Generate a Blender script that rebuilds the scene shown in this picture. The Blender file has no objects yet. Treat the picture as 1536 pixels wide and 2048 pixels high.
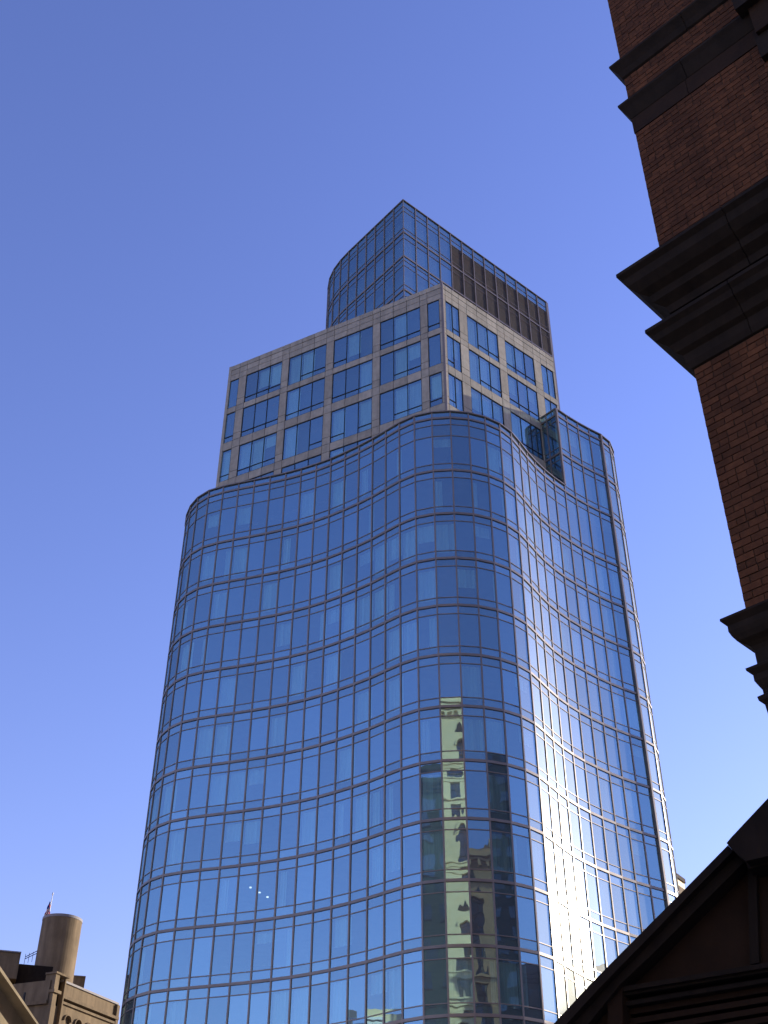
import bpy, math, random
from mathutils import Vector, Matrix
random.seed(7)
R = math.radians
SC = bpy.context.scene
COL = SC.collection

# ------------------------------------------------------------------ camera, sky, sun, exposure
PITCH, ROLL, FPX = 0.64474, 0.0044287, 2325.7
c_, s_ = math.cos(PITCH), math.sin(PITCH)
FW = Vector((0, c_, s_)); R0 = Vector((1, 0, 0)); U0 = Vector((0, -s_, c_))
RX = R0 * math.cos(ROLL) + U0 * math.sin(ROLL)
UY = -R0 * math.sin(ROLL) + U0 * math.cos(ROLL)
CAM = Vector((0, 0, 1.6))
cd = bpy.data.cameras.new('camera'); cam = bpy.data.objects.new('camera', cd); COL.objects.link(cam)
m = Matrix((RX, UY, -FW)).transposed().to_4x4(); m.translation = CAM
cam.matrix_world = m
cd.sensor_fit = 'VERTICAL'; cd.sensor_height = 36; cd.sensor_width = 27
cd.lens = FPX / 2048 * 36; cd.clip_end = 5000; cd.clip_start = 0.05
SC.camera = cam
SUN_AZ, SUN_EL = 30.0, 17.0                    # azimuth counted from +X towards +Y
w = bpy.data.worlds.new('World'); SC.world = w; w.use_nodes = True
nt = w.node_tree; nt.nodes.clear()
sky = nt.nodes.new('ShaderNodeTexSky'); sky.sky_type = 'NISHITA'; sky.sun_disc = False
sky.sun_elevation = R(SUN_EL); sky.sun_rotation = R(90 - SUN_AZ)
sky.altitude = 300; sky.air_density = 1.6; sky.dust_density = 0.3; sky.ozone_density = 4.0
tint = nt.nodes.new('ShaderNodeMix'); tint.data_type = 'RGBA'; tint.blend_type = 'MULTIPLY'
tint.inputs[0].default_value = 1; tint.inputs[7].default_value = (1.04, 0.78, 1.13, 1)
bg = nt.nodes.new('ShaderNodeBackground'); bg.inputs[1].default_value = 0.13
wo = nt.nodes.new('ShaderNodeOutputWorld')
gam = nt.nodes.new('ShaderNodeGamma'); gam.inputs[1].default_value = 1.15   # deeper zenith, paler horizon
nt.links.new(sky.outputs[0], gam.inputs[0]); nt.links.new(gam.outputs[0], tint.inputs[6]); nt.links.new(tint.outputs[2], bg.inputs[0]); nt.links.new(bg.outputs[0], wo.inputs[0])
sd = bpy.data.lights.new('sun', 'SUN'); sun = bpy.data.objects.new('sun', sd); COL.objects.link(sun)
sd.energy = 4.6; sd.angle = R(0.5); sd.color = (1, 0.9, 0.74)
SD = Vector((math.cos(R(SUN_AZ)) * math.cos(R(SUN_EL)), math.sin(R(SUN_AZ)) * math.cos(R(SUN_EL)), math.sin(R(SUN_EL))))
sun.rotation_euler = SD.to_track_quat('Z', 'Y').to_euler()
SC.view_settings.view_transform = 'Standard'; SC.view_settings.look = 'None'
SC.view_settings.exposure = 0.72; SC.view_settings.gamma = 1.0
SC.cycles.max_bounces = 8; SC.cycles.transparent_max_bounces = 16

# ------------------------------------------------------------------ helpers
def ray(px, py): return FW + RX * ((px - 768) / FPX) - UY * ((py - 1024) / FPX)
def on_z(px, py, z):
    d = ray(px, py); return CAM + d * ((z - 1.6) / d.z)
def on_plane(px, py, p0, n):
    d = ray(px, py); return CAM + d * ((p0 - CAM).dot(n) / d.dot(n))
def proj(P):
    v = P - CAM; ww = v.dot(FW)
    if ww <= 0.01: return (-9999, -9999)
    return (768 + FPX * v.dot(RX) / ww, 1024 - FPX * v.dot(UY) / ww)
def in_frame(P, mg=40):
    x, y = proj(P); return -mg < x < 1536 + mg and -mg < y < 2048 + mg

class MB:
    def __init__(s): s.v = []; s.f = []
    def quad(s, a, b, c, d):
        k = len(s.v); s.v += [tuple(a), tuple(b), tuple(c), tuple(d)]; s.f.append((k, k+1, k+2, k+3)); return s
    def poly(s, pts):
        k = len(s.v); s.v += [tuple(p) for p in pts]; s.f.append(tuple(range(k, k + len(pts)))); return s
    def hexa(s, b, t):       # bottom 4, top 4
        k = len(s.v); s.v += [tuple(p) for p in b + t]
        s.f += [(k+3, k+2, k+1, k), (k+4, k+5, k+6, k+7)] + [(k+i, k+(i+1) % 4, k+4+(i+1) % 4, k+4+i) for i in range(4)]; return s
    def box(s, o, ax, ay, az):   # corner o and three edge vectors
        return s.hexa([o, o+ax, o+ax+ay, o+ay], [o+az, o+ax+az, o+ax+ay+az, o+ay+az])
    def cbox(s, x0, x1, y0, y1, z0, z1):
        return s.box(Vector((x0, y0, z0)), Vector((x1-x0, 0, 0)), Vector((0, y1-y0, 0)), Vector((0, 0, z1-z0)))
    def prism(s, pts, off):   # planar outline, extruded by vector off
        n = len(pts); k = len(s.v); s.v += [tuple(p) for p in pts] + [tuple(Vector(p) + off) for p in pts]
        s.f += [tuple(reversed(range(k, k+n))), tuple(range(k+n, k+2*n))]
        s.f += [(k+i, k+(i+1) % n, k+n+(i+1) % n, k+n+i) for i in range(n)]; return s
    def tube(s, a, b, ra, rb, n=10, cap=True):
        a = Vector(a); b = Vector(b); z = (b-a).normalized(); x = z.orthogonal().normalized(); y = z.cross(x)
        k = len(s.v)
        for p, r in ((a, ra), (b, rb)):
            for i in range(n):
                t = 2*math.pi*i/n; s.v.append(tuple(p + x*math.cos(t)*r + y*math.sin(t)*r))
        s.f += [(k+i, k+(i+1) % n, k+n+(i+1) % n, k+n+i) for i in range(n)]
        if cap: s.f += [tuple(reversed(range(k, k+n))), tuple(range(k+n, k+2*n))]
        return s
    def build(s, name, mat, parent=None, kind=None, smooth=False, recalc=True):
        me = bpy.data.meshes.new(name); me.from_pydata(s.v, [], s.f); me.materials.append(mat)
        if recalc:
            import bmesh
            bm = bmesh.new(); bm.from_mesh(me); bmesh.ops.recalc_face_normals(bm, faces=bm.faces); bm.to_mesh(me); bm.free()
        if mat in (M_GLASS, M_SPAN, M_WIN):       # only the outer skin of a pane carries the coating
            me.materials.append(M_INNER)
            me.polygons.foreach_set('material_index', [0 if k % 6 == 2 else 1 for k in range(len(me.polygons))])
        if smooth:
            for p in me.polygons: p.use_smooth = True
        me.update()
        o = bpy.data.objects.new(name, me); COL.objects.link(o)
        if parent: o.parent = parent
        if kind: o['kind'] = kind
        return o
def thing(name, label, cat, group=None, loc=None):
    o = bpy.data.objects.new(name, None); COL.objects.link(o); o.empty_display_size = 0.5
    o['label'] = label; o['category'] = cat
    if group: o['group'] = group
    return o

# ------------------------------------------------------------------ materials
def mat(name):
    M = bpy.data.materials.new(name); M.use_nodes = True; n = M.node_tree; n.nodes.clear()
    o = n.nodes.new('ShaderNodeOutputMaterial'); return M, n, o
def rnd_node(n):
    oi = n.nodes.new('ShaderNodeObjectInfo'); g = n.nodes.new('ShaderNodeNewGeometry')
    a = n.nodes.new('ShaderNodeMath'); a.operation = 'ADD'; n.links.new(oi.outputs['Random'], a.inputs[0]); n.links.new(g.outputs['Random Per Island'], a.inputs[1])
    f = n.nodes.new('ShaderNodeMath'); f.operation = 'FRACT'; n.links.new(a.outputs[0], f.inputs[0]); return f.outputs[0]
def pbr(name, colA, colB, rough=0.8, scale=3.0, metal=0.0, piece=0.0, bump=0.0, bscale=40, stretch=(1, 1, 1), spec=0.3, soot=0.0):
    M, n, o = mat(name)
    b = n.nodes.new('ShaderNodeBsdfPrincipled'); n.links.new(b.outputs[0], o.inputs[0])
    b.inputs['Roughness'].default_value = rough; b.inputs['Metallic'].default_value = metal
    b.inputs['Specular IOR Level'].default_value = spec
    tc = n.nodes.new('ShaderNodeTexCoord'); mp = n.nodes.new('ShaderNodeMapping'); mp.inputs['Scale'].default_value = stretch
    n.links.new(tc.outputs['Object'], mp.inputs[0])
    no = n.nodes.new('ShaderNodeTexNoise'); no.inputs['Scale'].default_value = scale; no.inputs['Detail'].default_value = 8; no.inputs['Roughness'].default_value = .65
    n.links.new(mp.outputs[0], no.inputs[0])
    cr = n.nodes.new('ShaderNodeValToRGB'); cr.color_ramp.elements[0].position = .3; cr.color_ramp.elements[1].position = .7
    cr.color_ramp.elements[0].color = (*colA, 1); cr.color_ramp.elements[1].color = (*colB, 1)
    n.links.new(no.outputs[0], cr.inputs[0]); out = cr.outputs[0]
    if piece > 0:
        r = rnd_node(n); mr = n.nodes.new('ShaderNodeMapRange'); mr.inputs[3].default_value = 1 - piece; mr.inputs[4].default_value = 1 + piece * .6
        n.links.new(r, mr.inputs[0])
        mx = n.nodes.new('ShaderNodeVectorMath'); mx.operation = 'SCALE'; n.links.new(out, mx.inputs[0]); n.links.new(mr.outputs[0], mx.inputs['Scale']); out = mx.outputs[0]
    if soot > 0:      # rain streaks and grime patches
        m2 = n.nodes.new('ShaderNodeMapping'); m2.inputs['Scale'].default_value = (1.6, 1.6, .22); n.links.new(tc.outputs['Object'], m2.inputs[0])
        ns = n.nodes.new('ShaderNodeTexNoise'); ns.inputs['Scale'].default_value = .9; ns.inputs['Detail'].default_value = 9; ns.inputs['Roughness'].default_value = .7; n.links.new(m2.outputs[0], ns.inputs[0])
        ms = n.nodes.new('ShaderNodeMapRange'); ms.inputs[1].default_value = .35; ms.inputs[2].default_value = .62; ms.inputs[3].default_value = 1 - soot; ms.inputs[4].default_value = 1.0; n.links.new(ns.outputs[0], ms.inputs[0])
        mv = n.nodes.new('ShaderNodeVectorMath'); mv.operation = 'SCALE'; n.links.new(out, mv.inputs[0]); n.links.new(ms.outputs[0], mv.inputs['Scale']); out = mv.outputs[0]
    n.links.new(out, b.inputs['Base Color'])
    if bump > 0:
        n2 = n.nodes.new('ShaderNodeTexNoise'); n2.inputs['Scale'].default_value = bscale; n2.inputs['Detail'].default_value = 6
        n.links.new(mp.outputs[0], n2.inputs[0])
        bu = n.nodes.new('ShaderNodeBump'); bu.inputs['Distance'].default_value = bump; bu.inputs['Strength'].default_value = 1
        n.links.new(n2.outputs[0], bu.inputs['Height']); n.links.new(bu.outputs[0], b.inputs['Normal'])
    return M
def glass(name, refl=(0.31, 0.56, 0.68), trans=(0.62, 0.93, 0.95), base=0.45, wave=0.0030, glare=0.022):
    M, n, o = mat(name)
    tr = n.nodes.new('ShaderNodeBsdfTransparent'); tr.inputs[0].default_value = (*trans, 1)
    gl = n.nodes.new('ShaderNodeBsdfAnisotropic'); gl.inputs['Roughness'].default_value = 0.0; gl.inputs['Color'].default_value = (*refl, 1)
    fr = n.nodes.new('ShaderNodeFresnel'); fr.inputs[0].default_value = 1.5
    mr = n.nodes.new('ShaderNodeMapRange'); mr.inputs[3].default_value = base; mr.inputs[4].default_value = 1.0
    rr = rnd_node(n); m1 = n.nodes.new('ShaderNodeMath'); m1.operation = 'MULTIPLY_ADD'; m1.inputs[1].default_value = .12; m1.inputs[2].default_value = -.06
    n.links.new(rr, m1.inputs[0]); m2 = n.nodes.new('ShaderNodeMath'); m2.operation = 'ADD'; m2.use_clamp = True
    n.links.new(mr.outputs[0], m2.inputs[0]); n.links.new(m1.outputs[0], m2.inputs[1])
    n.links.new(fr.outputs[0], mr.inputs[0])
    mx = n.nodes.new('ShaderNodeMixShader'); n.links.new(m2.outputs[0], mx.inputs[0]); n.links.new(tr.outputs[0], mx.inputs[1]); n.links.new(gl.outputs[0], mx.inputs[2])
    # weak wide lobes added for bloom around the sun's glint and silvery haze
    du = n.nodes.new('ShaderNodeBsdfAnisotropic'); du.inputs['Roughness'].default_value = 0.145; du.inputs['Color'].default_value = (.95, 1, 1, 1)
    d2 = n.nodes.new('ShaderNodeBsdfAnisotropic'); d2.inputs['Roughness'].default_value = 0.55; d2.inputs['Color'].default_value = (.95, 1, 1, 1)
    m4 = n.nodes.new('ShaderNodeMixShader'); m4.inputs[0].default_value = glare * 2.2
    m3 = n.nodes.new('ShaderNodeMixShader'); m3.inputs[0].default_value = glare
    n.links.new(mx.outputs[0], m3.inputs[1]); n.links.new(du.outputs[0], m3.inputs[2])
    n.links.new(m3.outputs[0], m4.inputs[1]); n.links.new(d2.outputs[0], m4.inputs[2]); n.links.new(m4.outputs[0], o.inputs[0])
    # roller-wave and pane warp
    tc = n.nodes.new('ShaderNodeTexCoord'); ad = n.nodes.new('ShaderNodeVectorMath'); ad.operation = 'ADD'
    cx = n.nodes.new('ShaderNodeCombineXYZ'); mu = n.nodes.new('ShaderNodeMath'); mu.operation = 'MULTIPLY'; mu.inputs[1].default_value = 300
    n.links.new(rr, mu.inputs[0]); n.links.new(mu.outputs[0], cx.inputs[2]); n.links.new(tc.outputs['Object'], ad.inputs[0]); n.links.new(cx.outputs[0], ad.inputs[1])
    mp = n.nodes.new('ShaderNodeMapping'); mp.inputs['Scale'].default_value = (1, 1, .55); n.links.new(ad.outputs[0], mp.inputs[0])
    no = n.nodes.new('ShaderNodeTexNoise'); no.inputs['Scale'].default_value = 1.1; no.inputs['Detail'].default_value = 1.0; n.links.new(mp.outputs[0], no.inputs[0])
    bu = n.nodes.new('ShaderNodeBump'); bu.inputs['Distance'].default_value = wave; n.links.new(no.outputs[0], bu.inputs['Height'])
    n.links.new(bu.outputs[0], gl.inputs['Normal'])
    return M
M_GLASS = glass('blue_coated_glass')
M_SPAN = glass('spandrel_glass', base=.43, trans=(.5, .74, .76))
M_WIN = glass('window_glass', base=.36, refl=(.34, .62, .74), trans=(.66, .93, .95), wave=.0015)
M_INNER = mat('glass_inner_face'); _t = M_INNER[1].nodes.new('ShaderNodeBsdfTransparent'); M_INNER[1].links.new(_t.outputs[0], M_INNER[2].inputs[0]); M_INNER = M_INNER[0]
M_DGLASS = glass('plain_window_glass', refl=(.8, .9, .95), trans=(.3, .35, .35), base=.12, wave=.002, glare=.01)
M_METAL = pbr('champagne_metal', (.20, .165, .14), (.265, .222, .19), rough=.34, scale=.6, metal=.35, piece=.06)
M_STONE = pbr('limestone_panel_stone', (.32, .30, .245), (.43, .40, .33), rough=.85, scale=2.2, piece=.14, bump=.002, soot=.22)
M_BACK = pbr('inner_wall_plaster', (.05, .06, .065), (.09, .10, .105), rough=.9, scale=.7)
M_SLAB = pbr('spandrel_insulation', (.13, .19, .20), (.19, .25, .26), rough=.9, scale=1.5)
M_CURT = pbr('curtain_cloth', (.52, .60, .58), (.74, .80, .76), rough=.95, scale=1.4, stretch=(6, 6, .3), piece=.28)
M_ROOF = pbr('roof_gravel', (.18, .17, .16), (.26, .25, .23), rough=.95, scale=6)
M_LOUV = pbr('louvre_metal', (.13, .108, .09), (.17, .14, .12), rough=.6, scale=1.2, metal=.2, piece=.08)
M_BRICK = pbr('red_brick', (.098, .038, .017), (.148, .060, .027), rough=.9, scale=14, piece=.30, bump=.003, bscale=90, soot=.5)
M_MORT = pbr('dark_mortar', (.05, .038, .03), (.075, .055, .045), rough=.95, scale=20, bump=.001)
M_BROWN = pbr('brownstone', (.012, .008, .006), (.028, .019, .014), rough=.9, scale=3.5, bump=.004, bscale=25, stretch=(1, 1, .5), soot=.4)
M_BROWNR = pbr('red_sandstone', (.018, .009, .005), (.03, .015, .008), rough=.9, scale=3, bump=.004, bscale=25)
M_TAN = pbr('tan_sandstone', (.27, .215, .14), (.37, .30, .20), rough=.9, scale=1.1, bump=.004, bscale=18, soot=.4)
M_TAN2 = pbr('tan_stucco', (.20, .145, .088), (.26, .19, .115), rough=.9, scale=.8, bump=.003, bscale=14, soot=.4)
M_CREAM = pbr('cream_terracotta', (.84, .67, .36), (.90, .76, .46), rough=.7, scale=.7, bump=.01, bscale=5)
M_OCHRE = pbr('ochre_terracotta', (.50, .30, .14), (.66, .42, .22), rough=.8, scale=.6, bump=.02, bscale=4)
M_DARKB = pbr('dark_green_brick', (.022, .032, .03), (.04, .052, .045), rough=.9, scale=.5, bump=.02, bscale=2)
M_COPING = pbr('grey_coping', (.22, .2, .21), (.3, .28, .28), rough=.7, scale=2)
M_ASPH = pbr('asphalt', (.035, .035, .036), (.065, .064, .062), rough=.95, scale=1.6, bump=.004, bscale=60)
M_PAVE = pbr('pavement_concrete', (.20, .195, .185), (.29, .28, .265), rough=.92, scale=1.2, piece=.08, bump=.003)
M_LINE = pbr('road_paint', (.6, .6, .57), (.8, .8, .77), rough=.8, scale=8)
M_WHITE = pbr('white_metal', (.7, .7, .68), (.8, .8, .78), rough=.5, scale=4)
M_DARKM = pbr('dark_metal', (.03, .03, .032), (.05, .05, .05), rough=.5, scale=4, metal=.5)
M_RED = pbr('flag_red_cloth', (.45, .05, .05), (.55, .07, .06), rough=.9, scale=8)
M_BLUE = pbr('flag_blue_cloth', (.04, .05, .22), (.06, .07, .28), rough=.9, scale=8)
M_TWIG = pbr('dry_foliage', (.16, .07, .05), (.26, .13, .09), rough=.9, scale=8, piece=.3)
M_BARK = pbr('bark', (.08, .06, .045), (.13, .10, .08), rough=.95, scale=20)

# ------------------------------------------------------------------ ground, road, pavement
MB().quad(Vector((-2500, -2500, 0)), Vector((2500, -2500, 0)), Vector((2500, 2500, 0)), Vector((-2500, 2500, 0))).build('ground', M_PAVE, kind='structure')
MB().quad(Vector((-300, 22, .004)), Vector((300, 22, .004)), Vector((300, 50, .004)), Vector((-300, 50, .004))).build('road', M_ASPH, kind='structure')
mb = MB()
for k in range(-20, 21): mb.quad(Vector((k*9-2, 35.9, .008)), Vector((k*9+2, 35.9, .008)), Vector((k*9+2, 36.1, .008)), Vector((k*9-2, 36.1, .008)))
mb.build('lane_markings', M_LINE, kind='structure')
MB().cbox(-300, 300, 21.7, 22, 0, .13).build('kerb', M_PAVE, kind='structure')
MB().cbox(-300, 300, 50, 50.3, 0, .13).build('kerb', M_PAVE, kind='structure')

# ------------------------------------------------------------------ glass tower
def walk(p, heads, step):
    out = [p.copy()]
    for h in heads:
        p = p + Vector((math.cos(R(h)), math.sin(R(h)))) * step; out.append(p.copy())
    return out
BAY = 1.368
H_LEFT = [-69, -57, -42, -25.5, -19, -17.5, -18.5, -20, -23, -26, -30, -34, -36.5, -39, -43, -42.5, -35, -18.5, -5.3]   # up to vertex 19
H_RIGHT = [7, 20, 32.5, 46, 57, 58.5, 56.5, 52, 48.5, 44.5, 42.5, 39.5, 36.5, 34, 46.5, 67, 80, 90]
NOSE = Vector((4.91, 65.07))
back = walk(NOSE, [h + 180 for h in reversed(H_LEFT)], BAY)
left_ext = walk(back[-1], [180-78, 180-86, 90-5], BAY)[1:]
V = list(reversed(left_ext)) + list(reversed(back)) + walk(NOSE, H_RIGHT, BAY)[1:]
OFFI = len(left_ext)                   # index shift: vertex k of the measured curve is V[OFFI+k]
UP0 = OFFI + 29                        # from this vertex the facade rises to the upper level
ZTOP, ZUP = 60.0, 68.34
THICK = [59.35, 54.34, 50.46, 46.66, 42.88, 39.15, 35.46, 31.83, 28.16, 24.52, 20.89, 17.30, 13.70, 10.1, 6.5, 2.9]
tower = thing('glass_tower', 'tall blue glass tower with an undulating curved facade, stone-framed upper block and glass crown', 'tower')
def seg_frame(P, i):
    a, b = P[i], P[i+1]; d = (b - a).normalized(); n = Vector((d.y, -d.x)); return a, b, d, n
def mitre(P, off, closed=False):
    out = []
    N = len(P)
    for i in range(N):
        if closed: p0, p1 = P[i-1], P[(i+1) % N]
        else: p0 = P[i-1] if i > 0 else None; p1 = P[i+1] if i < N-1 else None
        ns = []
        if p0 is not None: d = (P[i]-p0).normalized(); ns.append(Vector((d.y, -d.x)))
        if p1 is not None: d = (p1-P[i]).normalized(); ns.append(Vector((d.y, -d.x)))
        n = sum(ns, Vector((0, 0))).normalized(); k = n.dot(ns[0]); out.append(P[i] + n * off / max(k, .35))
    return out
def sweep_rect(P, z0, z1, o0, o1, closed=False):
    A, B = mitre(P, o0, closed), mitre(P, o1, closed); mb = MB(); N = len(P)
    for a, b in zip(A, B): mb.v += [(a.x, a.y, z0), (b.x, b.y, z0), (b.x, b.y, z1), (a.x, a.y, z1)]
    for i in range(N if closed else N-1):
        k, j = 4*i, 4*((i+1) % N)
        for q in range(4): mb.f.append((k+q, k+(q+1) % 4, j+(q+1) % 4, j+q))
    if not closed: mb.f += [(0, 1, 2, 3), (4*(N-1)+3, 4*(N-1)+2, 4*(N-1)+1, 4*(N-1))]
    return mb
def v3(p, z): return Vector((p.x, p.y, z))
POOL = {'window_pane': [], 'spandrel_pane': []}       # (size in picture, MB builder data)
MULL = []
def pane_data(P, i, z0, z1, g=.03):
    a, b, d, n = seg_frame(P, i)
    t = [random.uniform(-.003, .003) for _ in range(3)]
    p = a + d*g; q = b - d*g
    def pt(base, u, z): return v3(base, z) + v3(n, 0) * (t[0] + t[1]*u + t[2]*(1 if z == z1 else -1))
    A, B, C, D = pt(p, -1, z0), pt(q, 1, z0), pt(q, 1, z1), pt(p, -1, z1); off = v3(n, 0) * -.025
    return [A, B, B+off, A+off], [D, C, C+off, D+off]
def size_px(b, t, n):
    P = [proj(x) for x in (b[0], b[1], t[1], t[0])]
    cen = (b[0]+t[1]) / 2
    if (CAM-cen).dot(n) < 0 or not in_frame(cen, 0): return 0
    return abs(sum(P[k][0]*P[(k+1) % 4][1]-P[(k+1) % 4][0]*P[k][1] for k in range(4))) / 2
def add_pane(kind, P, i, z0, z1):
    if z1 - z0 < .12: return
    b, t = pane_data(P, i, z0, z1); n = v3(seg_frame(P, i)[3], 0)
    POOL[kind].append((size_px(b, t, n), b, t))
def mullion(P, k, z0, z1, w=.10, o0=-.05, o1=.055):
    N = mitre(P, 1)[k] - P[k]; n = N.normalized(); d = Vector((-n.y, n.x))
    mb = MB().box(v3(P[k] - d*w/2 + n*o0, z0), v3(d*w, 0), v3(n*(o1-o0), 0), Vector((0, 0, z1-z0)))
    mb.build('mullion', M_METAL, tower)
def curtains(P, i, z0, z1, inset=.32):
    """cloth hanging behind a pane: full, part width, or a blind part of the way down"""
    a, b, d, n = seg_frame(P, i); r = random.random()
    L = (b-a).length; x0, x1, zz = .06, L-.06, z0
    if r < .42: pass
    elif r < .62: x1 = L*random.uniform(.25, .5)
    elif r < .78: x0 = L*random.uniform(.5, .75)
    else: zz = z1 - (z1-z0)*random.uniform(.25, .8)
    mb = MB(); nseg = 6
    for q in range(nseg):
        u0 = x0+(x1-x0)*q/nseg; u1 = x0+(x1-x0)*(q+1)/nseg; f = .03 if q % 2 else .0
        p = a + d*u0 - n*(inset+f); s = a + d*u1 - n*(inset+.03-f)
        mb.quad(v3(p, zz), v3(s, zz), v3(s, z1), v3(p, z1))
    mb.build('curtain', M_CURT, tower, recalc=False)
# facade panes
def facade(P, i0, i1, ztop, thick, zmin=0.0, cap=.65, extra=None, curt=.42):
    for i in range(i0, i1):
        prev = ztop
        for k, T in enumerate(thick):
            a, b_ = T+.62, T-.66
            if T == thick[0]:
                add_pane('spandrel_pane', P, i, T+.08, ztop-.04); add_pane('spandrel_pane', P, i, b_+.03, T-.10)
            else:
                lo, hi = a+.03, prev-.03
                if extra is not None and k == 1:
                    add_pane('spandrel_pane', P, i, extra+.03, hi); hi = extra-.03
                add_pane('window_pane', P, i, lo, hi)
                c = v3((P[i]+P[i+1])/2, (lo+hi)/2); n = v3(seg_frame(P, i)[3], 0)
                if in_frame(c, 20) and (CAM-c).dot(n) > 0:
                    # curtains cluster by flat: neighbours on one floor tend to match
                    flat = math.sin((i//4)*12.9+k*4.7)*.5+.5
                    if random.random() < curt*(.35+1.1*flat): curtains(P, i, lo, hi)
                add_pane('spandrel_pane', P, i, T+.10, a-.03)
                if b_ > .1: add_pane('spandrel_pane', P, i, b_+.03, T-.10)
            prev = b_
NSEG = len(V)-1
facade(V, 0, UP0, ZTOP, THICK, extra=57.6)
facade(V, UP0, NSEG, ZUP, [67.62, 63.45, 59.35] + THICK[1:])
# transoms: one continuous bar per level
def bars(P, T, **kw):
    sweep_rect(P, T-.085, T+.085, -.03, .065).build('transom', M_METAL, tower)
def thin(P, z):
    sweep_rect(P, z-.026, z+.026, -.03, .035).build('transom', M_METAL, tower)
for T in THICK:
    bars(V, T)
    if T+.62 < 59.5: thin(V, T+.62)
    if T-.66 > .1: thin(V, T-.66)
lowV, upV = V[:UP0+1], V[UP0:]
thin(lowV, 57.6)
sweep_rect(lowV, ZTOP-.08, ZTOP+.02, -.12, .11).build('parapet_cap', M_METAL, tower)
sweep_rect(upV, ZUP-.08, ZUP+.02, -.12, .11).build('parapet_cap', M_METAL, tower)
for T in (67.62, 63.45):
    bars(upV, T)
    if T < 67: thin(upV, T+.62)
    thin(upV, T-.66)
thin(upV, 59.97)
for k in range(0, len(V)):
    mullion(V, k, 0, ZUP-.06 if k >= UP0 else ZTOP-.06)
# corner post of the rising block and the bright crease mullion
mullion(V, UP0, 60, ZUP-.06, w=.16, o1=.13); mullion(V, OFFI+33, 0, ZUP-.05, w=.17, o1=.16)
# side return of the rising block, four bays deep
ret_d = Vector((-.668, .744)); RET = [V[UP0] + ret_d*(1.1*k) for k in range(5)]; RET = list(reversed(RET))
for i in range(4):
    for lo, hi, kd in ((67.72, 68.30, 's'), (66.99, 67.52, 's'), (64.10, 66.93, 'w'), (63.55, 64.04, 's'), (62.82, 63.35, 's'), (60.05, 62.76, 'w')):
        add_pane('spandrel_pane' if kd == 's' else 'window_pane', RET, i, lo, hi)
for T in (67.62, 63.45): bars(RET, T); thin(RET, T-.66)
thin(RET, 64.07); sweep_rect(RET, ZUP-.08, ZUP+.02, -.12, .09).build('parapet_cap', M_METAL, tower)
for k in range(4): mullion(RET, k, 59.3, ZUP-.06)
# closed outlines
endL, endR = V[0], V[-1]
BACKL = [Vector((endR.x-1, 98)), Vector((endL.x+7, 93))]
def inset(P, o): return mitre(P, -o)
def slab(P, z0, z1, name, M):
    mb = MB(); n = len(P); mb.v += [(p.x, p.y, z0) for p in P] + [(p.x, p.y, z1) for p in P]
    mb.f += [tuple(reversed(range(n))), tuple(range(n, 2*n))] + [(i, (i+1) % n, n+(i+1) % n, n+i) for i in range(n)]
    return mb.build(name, M, tower)
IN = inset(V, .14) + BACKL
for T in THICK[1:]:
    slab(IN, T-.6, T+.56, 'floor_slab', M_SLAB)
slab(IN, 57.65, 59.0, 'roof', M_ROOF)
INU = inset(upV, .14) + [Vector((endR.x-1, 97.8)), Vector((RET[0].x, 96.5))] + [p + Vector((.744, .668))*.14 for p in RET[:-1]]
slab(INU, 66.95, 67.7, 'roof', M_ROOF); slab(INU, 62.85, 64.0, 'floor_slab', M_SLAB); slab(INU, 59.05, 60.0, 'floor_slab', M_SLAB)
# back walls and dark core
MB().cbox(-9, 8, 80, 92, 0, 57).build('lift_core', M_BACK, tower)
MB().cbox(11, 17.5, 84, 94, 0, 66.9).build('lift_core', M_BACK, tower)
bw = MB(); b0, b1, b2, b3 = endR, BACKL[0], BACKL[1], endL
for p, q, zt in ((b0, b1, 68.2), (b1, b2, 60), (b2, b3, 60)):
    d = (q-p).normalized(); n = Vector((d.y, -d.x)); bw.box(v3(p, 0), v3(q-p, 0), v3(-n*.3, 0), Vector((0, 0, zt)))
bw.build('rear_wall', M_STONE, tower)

# upstands standing just behind the top strips of glass
def upstand(P, z0, z1, o=.10, t=.2):
    sweep_rect(P, z0, z1, -(o+t), -o).build('parapet_upstand', M_SLAB, tower)
upstand(lowV, 58.9, 59.9); upstand(upV, 67.6, 68.24)
# ---- crown
CB = 1.53
CC = Vector((1.68, 70.47))
cr_right = walk(CC, [40.7]*13, CB)
cr_left = walk(CC, [129.8]*6 + [127, 121, 111, 99, 86, 74, 62], 1.37)
CP = list(reversed(cr_left)) + cr_right[1:]
KC = len(cr_left)-1
CTOP, CBOT = 91.65, 76.3
zs = [('s', 90.80, 91.60), ('s', 90.15, 90.72), ('w', 87.69, 90.07), ('s', 87.17, 87.61), ('s', 86.28, 86.95), ('w', 83.85, 86.20), ('s', 83.25, 83.64), ('s', 82.53, 83.15), ('w', 80.02, 82.45), ('s', 79.42, 79.94), ('s', 78.55, 79.19), ('w', 76.4, 78.47)]
for i in range(len(CP)-1):
    for kd, lo, hi in zs:
        if i >= KC+4 and lo < 90.1 and i < KC+13:
            a, b, d, n = seg_frame(CP, i); mb = MB(); ns = max(3, int((hi-lo)/.16))
            for q in range(ns):
                z = lo + (hi-lo)*q/ns; h = (hi-lo)/ns
                mb.hexa([v3(a+d*.05, z), v3(b-d*.05, z), v3(b-d*.05-n*.06, z+h*.5), v3(a+d*.05-n*.06, z+h*.5)],
                        [v3(a+d*.05, z+h*.35), v3(b-d*.05, z+h*.35), v3(b-d*.05-n*.06, z+h*.95), v3(a+d*.05-n*.06, z+h*.95)])
            mb.build('louvre_panel', M_LOUV, tower)
        else: add_pane('spandrel_pane' if kd == 's' else 'window_pane', CP, i, lo, hi)
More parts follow.
